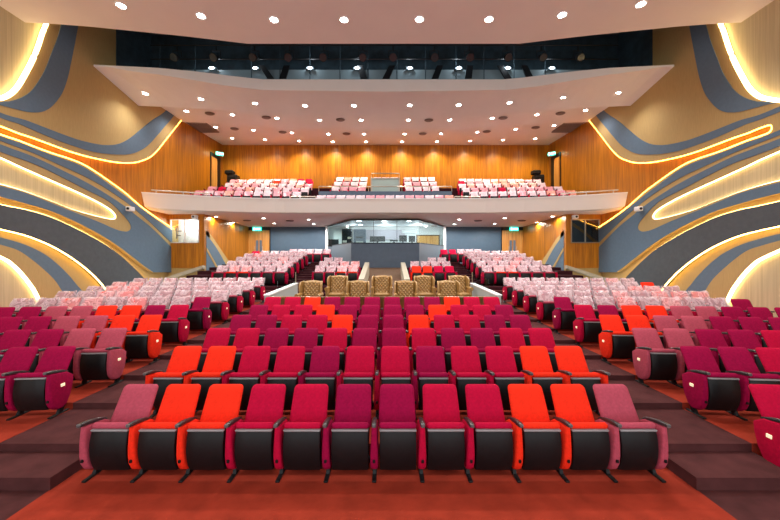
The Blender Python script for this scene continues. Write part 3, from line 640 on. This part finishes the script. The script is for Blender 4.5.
# central ramp, parapets and VIP platform
m = MB(); m.prism([(-1.1,14.2,.9),(-1.1,20.4,2.14),(-1.1,20.4,1.0),(-1.1,14.2,.5)],(2.2,0,0)); m.build('centre_ramp', M['brown'], floor)
m = MB(); m.box((-3.66,10.45,-.5),(3.66,14.3,.78)); m.build('vip_platform', M['dcarpet'], floor)
m = MB(); m.box((-3.6,14.3,-.5),(3.6,16.1,.96)); m.box((-3.6,15.2,-.5),(3.6,16.1,1.1)); m.build('rear_landing', M['dcarpet'], floor)
for s in (-1,1):
    m = MB(); xa_, xb_ = sorted((s*.86, s*1.10))
    m.prism([(xa_,14.5,1.78),(xa_,18.6,2.47),(xa_,18.6,1.2),(xa_,14.5,.9)],(xb_-xa_,0,0))
    o = m.build('ramp_parapet', M['beige']); tag(o,'sloping beige parapet on the %s side of the central ramp' % ('left' if s < 0 else 'right'),'parapet','beige ramp parapets')
    # pale side parapet with glass balustrade
    e = empty('side_parapet', (s*3.55,10.6,.78)); tag(e,'pale grey low wall with glass balustrade on the %s of the leather armchairs' % ('left' if s < 0 else 'right'),'low wall','pale walls beside the armchairs')
    m = MB(); a, c_ = sorted((0, s*.14)); m.prism([(a,0,-.3),(a,3.4,-.1),(a,3.4,.84),(a,0,.70)],(c_-a,0,0)); m.build('wall_body', M['palegrey'], e)
    a, c_ = sorted((-s*.02, s*.17)); m = MB(); m.prism([(a,0,.70),(a,3.4,.84),(a,3.4,.88),(a,0,.74)],(c_-a,0,0)); m.build('coping', M['white'], e)
    m = MB(); m.prism([(s*.08,1.1,.75),(s*.08,3.4,.86),(s*.08,3.4,1.3),(s*.08,1.1,1.15)],(s*.012,0,0)); m.build('glass_panel', M['glass'], e)
    m = MB(); m.tube([(s*.08,3.38,.8),(s*.08,3.38,1.32)],.02,6); m.build('post', M['steel'], e)
m = MB(); m.box((-3.5,10.5,.5),(3.5,10.6,1.42)); m.box((-3.5,10.47,1.40),(3.5,10.63,1.46))
tag(m.build('timber_barrier', wood('brown timber barrier',(92,58,22),(150,104,48),0,.2)), 'low brown timber barrier between the sixth seat row and the leather armchairs', 'barrier')

# ------------------------------------------------------------------ leather wingback armchairs
def armchair():
    parts = {}
    b = MB(); W_, H0, H1 = .62, .38, 1.06
    def bk(u, v):
        x = (u-.5)*W_; z = H0+(H1-H0)*v
        nx, nz = u*5, v*5
        d = 0
        a = math.sin(PI*(nx+nz)); c_ = math.sin(PI*(nx-nz))
        d = .06*math.sqrt(abs(a*c_))
        e = min(1, 12*min(u,1-u,v,1-v)+.15)
        return (x, .36+.14*v-.06*e-d*e, z+.04*math.sin(PI*u)*v)
    b.grid(bk, 30, 30)
    b.rings([[((u-.5)*W_, .36+.14*v, H0+(H1-H0)*v+.04*math.sin(PI*u)*v) for u, v in ((0,0),(1,0),(1,1),(.5,1),(0,1))], [((u-.5)*W_, .48+.14*v, H0+(H1-H0)*v+.04*math.sin(PI*u)*v) for u, v in ((0,0),(1,0),(1,1),(.5,1),(0,1))]])
    parts['backrest'] = (b.mesh('backrest', M['leather'], True), [])
    bt = MB()
    for j in range(1,5):
        for i in range(1,5):
            for q in (0,.5):
                u, v = (i+q)/5, (j+q)/5
                if u < .95 and v < .95: bt.sphere((( u-.5)*W_, .325+.14*v-.0, H0+(H1-H0)*v+.04*math.sin(PI*u)*v), .022, 6)
    parts['buttons'] = bt.mesh('buttons', M['button'], True)
    sc = MB(); sc.cbox((-.3,-.12,.30),(.3,.32,.45),.05); parts['seat_cushion'] = sc.mesh('seat_cushion', M['leather'], True)
    bs = MB(); bs.cbox((-.36,-.08,.08),(.36,.42,.30),.02); parts['base'] = bs.mesh('base', M['leather'], True)
    for s in (-1,1):
        a = MB(); a.cbox(*sorted_box((s*.30,-.08,.10),(s*.40,.42,.58)), .02); a.tube([(s*.36,-.11,.60),(s*.36,.42,.62)],.065,10)
        a.cyl((0,0),.07,0,.02,12,M=Matrix.Translation((s*.36,-.12,.60)) @ Matrix.Rotation(PI/2,4,'X'))
        parts['arm%d' % s] = a.mesh('armrest', M['leather'], True)
        w = MB(); w.prism([(s*.31,.48,.6),(s*.35,.22,.66),(s*.36,.20,.92),(s*.35,.30,1.04),(s*.31,.52,1.08)],(s*.05,0,0)); parts['wing%d' % s] = w.mesh('wing', M['leather'], True)
    lg = MB(); lg.cyl((0,0),.02,0,.09,8,r2=.03); parts['leg'] = lg.mesh('leg', M['button'], True)
    return parts
AP = armchair()
def put_armchair(x, Y, z, rz, label):
    e = empty('leather_armchair', (x,Y,z), rz); tag(e, label, 'armchair', 'leather wingback armchairs')
    link('backrest', AP['backrest'][0], e); link('tufting_buttons', AP['buttons'], e); link('seat_cushion', AP['seat_cushion'], e); link('base', AP['base'], e)
    for s in (-1,1): link('armrest', AP['arm%d' % s], e); link('wing', AP['wing%d' % s], e)
    for x_ in (-.3,.3):
        for y_ in (-.02,.36): link('leg', AP['leg'], e, (x_,y_,0))
for i, x in enumerate((310.7,358,406,449)):
    put_armchair(P(x,280,12.0).x, 11.6, .78, math.radians((-6,-2,3,6)[i]), 'tan tufted leather wingback armchair, %s from the left in the front line' % ORD[i])
for i, x in enumerate((338,382,424,459)):
    put_armchair(P(x,280,13.4).x, 12.95, .90, math.radians((-3,0,3,8)[i]), 'tan tufted leather wingback armchair, %s from the left in the back line' % ORD[i])
m = MB(); m.box((-3.4,12.75,.7),(3.4,14.25,.90)); m.build('vip_step', M['dcarpet'], floor)

# ------------------------------------------------------------------ theatre seats
def rrect(w, z0, z1, r, r0=.02, taper=0):
    """rounded outline (x,z), counter-clockwise"""
    pts = []
    for cx, cz, a0, rr in ((w/2-r0+taper,z0+r0,-90,r0),(w/2-r,z1-r,0,r),(-w/2+r,z1-r,90,r),(-w/2+r0-taper,z0+r0,180,r0)):
        for k in range(5):
            a = math.radians(a0+90*k/4); pts.append((cx+rr*math.cos(a), cz+rr*math.sin(a)))
    return pts
def pillow(mb, out, yf, layers, hw, hz, cz):
    """stack of outlines: layers=(inset, depth); yf(z) gives the leaning face"""
    rs = []
    for ins, dep in layers:
        rs.append([(x*(1-ins/hw), yf(cz+(z-cz)*(1-ins/hz))+dep, cz+(z-cz)*(1-ins/hz)) for x, z in out])
    mb.rings(rs)
lean = lambda z: .27+.25*(z-.56)/.42
def seat_meshes(col):
    d = {}; F_ = M[col]
    b = MB(); out = rrect(.45,.50,.945,.05,.02,.012)
    pillow(b, out, lean, [(.10,-.012),(.045,-.008),(.012,.004),(0,.02),(0,.04),(.01,.048)], .225,.232,.732)
    d['backrest'] = b.mesh('backrest', F_, 60)
    b = MB(); b.cbox((-.225,-.005,.60),(.225,.07,.672),.026); b.cbox((-.215,.05,.2),(.215,.13,.62),.02); d['seat_cushion'] = b.mesh('seat_cushion', F_, 50)
    # side panel profile in (y,z)
    prof = [(-.045,.665),(-.055,.56),(-.06,.44),(-.055,.32),(-.04,.22),(-.0,.14),(.07,.095),(.16,.09),(.23,.13),(.30,.26),(.35,.42),(.365,.54),(.24,.625)]
    b = MB(); cy, cz = .17, .38
    rs = []
    for x, k in ((-.046,.9),(-.038,.97),(-.015,1),(.015,1),(.038,.97),(.046,.9)):
        rs.append([(x*(1-.35*max(0,(z-.3)/.35)), cy+(y-cy)*k, cz+(z-cz)*k) for y, z in prof])
    b.rings(rs); d['side_panel'] = b.mesh('side_panel', F_, 50)
    return d
SMc = {c: seat_meshes(c) for c in 'RMOP'}
b = MB(); out = rrect(.43,.22,.935,.05,.03)
pillow(b, out, lean, [(0,.045),(0,.062),(.02,.072)], .215,.36,.59); SHELL = b.mesh('back_shell', M['black'], 60)
b = MB(); n = 10; rs = []
for i in range(n+1):
    t = i/n; z = .115+.48*t; y = -.005-.045*math.sin(PI*min(1,t*1.0))**.8 + .03*(1-t)**3
    rs.append([(-.218,.075,z),(-.214,y+.012,z),(-.2,y,z),(-.07,y-.004,z),(.07,y-.004,z),(.2,y,z),(.214,y+.012,z),(.218,.075,z)])
b.rings(rs); PAN = b.mesh('seat_pan', M['black'], 40)
b = MB(); b.cbox((-.218,-.02,.585),(.218,.03,.608),.008); TRIM = b.mesh('pan_trim', M['trim'], 40)
b = MB(); rs = []
for y, z, w, h in ((-.10,.69,.018,.018),(-.095,.692,.025,.03),(-.055,.692,.028,.038),(.05,.68,.028,.038),(.18,.648,.024,.034),(.28,.612,.018,.026)):
    rs.append([(-w,y,z-h/2),(w,y,z-h/2),(w,y,z+h/4),(w*.7,y,z+h/2),(-w*.7,y,z+h/2),(-w,y,z+h/4)])
b.rings(rs); ARM = b.mesh('armrest', M['arm'], 60)
b = MB(); b.cbox((-.022,-.112,.674),(.022,-.08,.714),.009); CAP = b.mesh('armrest_cap', mat('grey armrest cap',(92,92,94),.3))
b = MB(); b.cbox((-.025,-.04,0),(.025,.30,.022),.006); b.prism([(-.02,.10,.02),(-.02,.18,.02),(-.02,.24,.13),(-.02,.16,.13)],(.04,0,0)); FOOT = b.mesh('foot', M['black'])
b = MB(); b.cbox((-.014,-.066,.245),(.014,-.04,.28),.004); SOCK = b.mesh('socket', M['black'])
b = MB(); b.cbox((-.008,.12,.42),(.008,.185,.465),.003); PLATE = b.mesh('row_light', M['plate'])
b = MB(); b.cbox((-.225,.20,.085),(.225,.27,.15),.01); SHADOW_BAR = b.mesh('shadow_bar', M['black'])  # black bar added to stand in for the shadow beneath the seat
def wrap_mesh(k, mt):
    rnd = random.Random(k); b = MB(); ph = [rnd.uniform(0,6) for _ in range(8)]
    def wob(x, z, s_):
        return .012*math.sin(19*x+ph[0]+s_)+.010*math.sin(27*z+11*x+ph[1])+.007*math.sin(47*x-31*z+ph[2]+s_)
    rs = []; nx = 12
    # sheet wraps front, over the top and down the back; pointed top corners
    prof = [(.48,-.05),(.60,-.04),(.72,-.035),(.84,-.03),(.90,-.025),(.955,0),(.965,.05),(.95,.09),(.88,.12),(.7,.13),(.5,.13)]
    for i in range(nx+1):
        u = i/nx*2-1; x = u*.236*(1+.015*math.sin(9*u+ph[3]))
        rs.append([(x+.6*wob(z,u,1)*(1 if abs(u) > .8 else .3), lean(min(z,.985))+dy+wob(x,z,j*.5)*(.9 if j < 5 else .6), z+(.018*abs(u)**6+.010*math.sin(5*u+ph[4]))*(1 if 3 < j < 8 else .2)) for j, (z, dy) in enumerate(prof)])
    b.rings(rs, cap=False, closed=False)
    for sgn, r in ((-1,rs[0]),(1,rs[-1])):
        n_ = len(r); b.add(r, [(i, i+1, n_-2-i, n_-1-i) for i in range(n_//2)])
    return b.mesh('plastic_cover', mt, 70, fix=False)
WR = [wrap_mesh(k, M['wrap']) for k in range(6)]
WRF = wrap_mesh(3, M['wrapfar'])
CN = {'R':'crimson','M':'dark magenta','O':'bright orange','P':'dusty pink'}
seat_count = 0
def seat(x, Y, z, rz, code, label, group, both=False, plate=0):
    """code: colour letter, lower-case when wrapped"""
    global seat_count; seat_count += 1
    c_ = code.upper(); e = empty('theatre_seat', (x,Y,z), rz); tag(e, label, 'theatre seat', group)
    d = SMc[c_]
    for nn in ('backrest','seat_cushion'): link(nn, d[nn], e)
    link('back_shell', SHELL, e); pn = link('seat_pan', PAN, e)
    if Y < 12: link('shadow_bar', SHADOW_BAR, e)
    if Y < 9: link('pan_trim', TRIM, pn)
    for sx in ((-1,1) if both else (-1,)):
        sp = link('side_panel', d['side_panel'] if not (code.islower() or plate) or c_ in 'OP' and not code.islower() else (SMc['R'] if code.islower() else d)['side_panel'], e, (sx*.28,0,0))
        ar = link('armrest', ARM, e, (sx*.28,0,0))
        if Y < 6: link('armrest_cap', CAP, ar); link('socket', SOCK, sp)
        link('foot', FOOT, e, (sx*.28,0,0))
    if plate: link('row_light', PLATE, e, (plate*.322,0,0))
    if code.islower(): o = link('plastic_cover', WR[seat_count % 6], e)
    return e
def desc(code):
    return ('wrapped ' if code.islower() else '') + CN[code.upper()] + ' theatre seat'
center = ['POORRMMRROOP','OORRMRRMRROO','RRMMRMMRMMRR','MMRROMMORRMM','MRROMMMMORRM','RROMMMMMMORR']
for k, cs in enumerate(center):
    for j, c_ in enumerate(cs):
        seat((j-5.5)*.565, AY[k+1], FL[k+1], 0, c_, '%s, %s from left, %s row of the centre block' % (desc(c_), ORD[j], ORD[k]), 'centre block seats', both=(j == 11))
side = {1:('','R'), 2:('MM','MMR'), 3:('PPMM','PPMMR'), 4:('OOPPMM','OOPPMMM'), 5:('RMOOPPMM','RMOOPPMMM'),
        6:('MppoporPp'.replace('r','o').replace('P','p'),'MppopoppM'), 7:('pppppoopp','ppppopooo'), 8:('ppppppoop','pppprpoop'), 9:('pppppppoo','ppppppppO'), 10:('ppprpprpp','pppppppop')}
for k, (l_, r_) in side.items():
    for s, cs in ((-1,l_),(1,r_)):
        for j, c_ in enumerate(cs):
            d = (j+.5)*.565; xin = 4.82 if k <= 2 else (4.77 if k < 6 else 4.75)
            Y = AY[k] - (.07*d+.008*d*d if k < 7 else .05*d+.005*d*d)
            slope = (.07+.016*d) if k < 7 else (.05+.01*d)
            row = k if s > 0 else k-1
            seat(s*(xin+.03+d), Y, FL[k]+.004, -s*math.atan(slope), c_, '%s, %s from aisle, %s row of the %s side block' % (desc(c_), ORD[j], ORD[row-1], 'left' if s < 0 else 'right'),
                 '%s side block seats' % ('left' if s < 0 else 'right'), both=(j == (0 if s < 0 else len(cs)-1)), plate=(-s if j == 0 else 0))
rear = [('pppoop','pooppp'),('pppppp','pppopp'),('popppp','ppopop'),('ppppop','pppppp'),('pppppR','pppppp')]
for i, (l_, r_) in enumerate(rear):
    for s, cs in ((-1,l_),(1,r_)):
        for j, c_ in enumerate(cs):
            d = (j+.5)*.562
            seat(s*(4.6+d), RYY[i]-.03*d, RF[i], -s*.03, c_, '%s, %s from aisle, %s row, rear %s block under balcony' % (desc(c_), ORD[j], ORD[i], 'left' if s < 0 else 'right'),
                 'rear side seats under the balcony', both=(j == (0 if s < 0 else len(cs)-1)))
for s, cs in ((-1,'rpppp'),(1,'RRppp')):
    for j, c_ in enumerate(cs):
        seat(s*(3.85+.562*(j)), 22.0, RF[5]+.02, 0, c_, '%s, %s from the sound booth, last row on the %s' % (desc(c_), ORD[j], 'left' if s < 0 else 'right'), 'last row seats beside the booth', both=(j == (0 if s < 0 else 4)))
for s, rws in ((-1,('oopp','oopp','pp')),(1,('OORR','pppp','pp'))):
    for i, cs in enumerate(rws):
        for j, c_ in enumerate(cs):
            off = 1.32 if len(cs) == 4 else 2.38
            seat(s*(off+.28+.562*j), 16.85+i, RF[i]-.03, 0, c_, '%s, %s from ramp, %s row of small %s block' % (desc(c_), ORD[j], ORD[i], 'left' if s < 0 else 'right'),
                 'small block seats beside the ramp', both=(j == (0 if s < 0 else len(cs)-1)))
print('SEATS', seat_count)
# balcony seats beyond the nearest three hundred: one object
bs = MB()
mats = [M['wrapfar'], M['R'], M['black'], M['O'], mat('film over pink fabric',(206,138,150),.3,noise=(9,.15,3)), mat('film over orange fabric',(214,142,126),.3,noise=(9,.15,3))]
def addmesh(me, mi, T):
    bs.cur = mi; bs.add([v.co for v in me.vertices], [tuple(p.vertices) for p in me.polygons], T)
BACKm, PANm, PNLm = SMc['R']['backrest'], PAN, SMc['R']['side_panel']
def bseat(x, Y, z, rz, kind):
    T = Matrix.Translation((x,Y,z)) @ Matrix.Rotation(rz,4,'Z')
    if kind == 1 or kind == 3: addmesh(BACKm, kind, T)
    else: addmesh(WRF, kind, T)
    addmesh(PANm, 2, T); addmesh(PNLm, 1, T @ Matrix.Translation((-.28,0,0))); addmesh(ARM, 2, T @ Matrix.Translation((-.28,0,0)))
rb = random.Random(3)
def kd(): return rb.choice((0,0,0,4,4,5))
spans = [(5.0,11.7),(4.75,11.1),(4.75,10.6),(4.9,11.0),(5.2,10.1)]
for s in (-1,1):
    for i, (a, c_) in enumerate(spans):
        n_ = int((c_-a)/.565)
        for j in range(n_):
            d = (j+.5)*.565; k_ = kd()
            if i == 3 and j == 0: k_ = 1
            if i == 4 and j in ((0,1,8) if s < 0 else ()): k_ = 1
            if i == 3 and j == (4 if s < 0 else 99): k_ = 3
            if i == 1 and j == (4 if s > 0 else 9): k_ = 1
            bseat(s*(a+d), BR[i][0]-.04*d-.004*d*d, BR[i][1]-.02*d*(1 if i == 4 else 0), -s*.07, k_)
for j in range(14): bseat((j-6.5)*.565, 19.05, 5.36, 0, kd())
for i, (y, z) in enumerate(((21.6,6.4),(22.6,6.95),(23.6,7.5))):
    for j in range(4):
        for s in (-1,1): bseat(s*(1.25+.28+.565*j), y, z, 0, kd())
for x in (-.6,0,.6): bseat(x, 23.6, 7.5, 0, 0)
o = bs.build('balcony_seats', mats, None, 60, fix=False)
tag(o, 'rows of mostly plastic-wrapped pale pink theatre seats filling the balcony', 'theatre seat', kind='stuff')

# ------------------------------------------------------------------ light and camera
for i, x in enumerate((-6,0,6)):
    pass
w = bpy.data.worlds.new('hall_ambience'); SC.world = w; w.use_nodes = True
w.node_tree.nodes['Background'].inputs[0].default_value = (.96,.98,1,1); w.node_tree.nodes['Background'].inputs[1].default_value = 1.9
cam = bpy.data.cameras.new('camera'); co = bpy.data.objects.new('camera', cam); COL.objects.link(co)
co.location = (CX,0,CZ); co.rotation_euler = (PI/2,0,0); cam.sensor_width = 36; cam.lens = F/780*36; cam.shift_x = (390-X0)/780; cam.clip_start = .05
SC.camera = co
SC.view_settings.view_transform = 'Standard'; SC.view_settings.look = 'None'; SC.view_settings.gamma = 1; SC.view_settings.exposure = 0
SC.cycles.transparent_max_bounces = 24
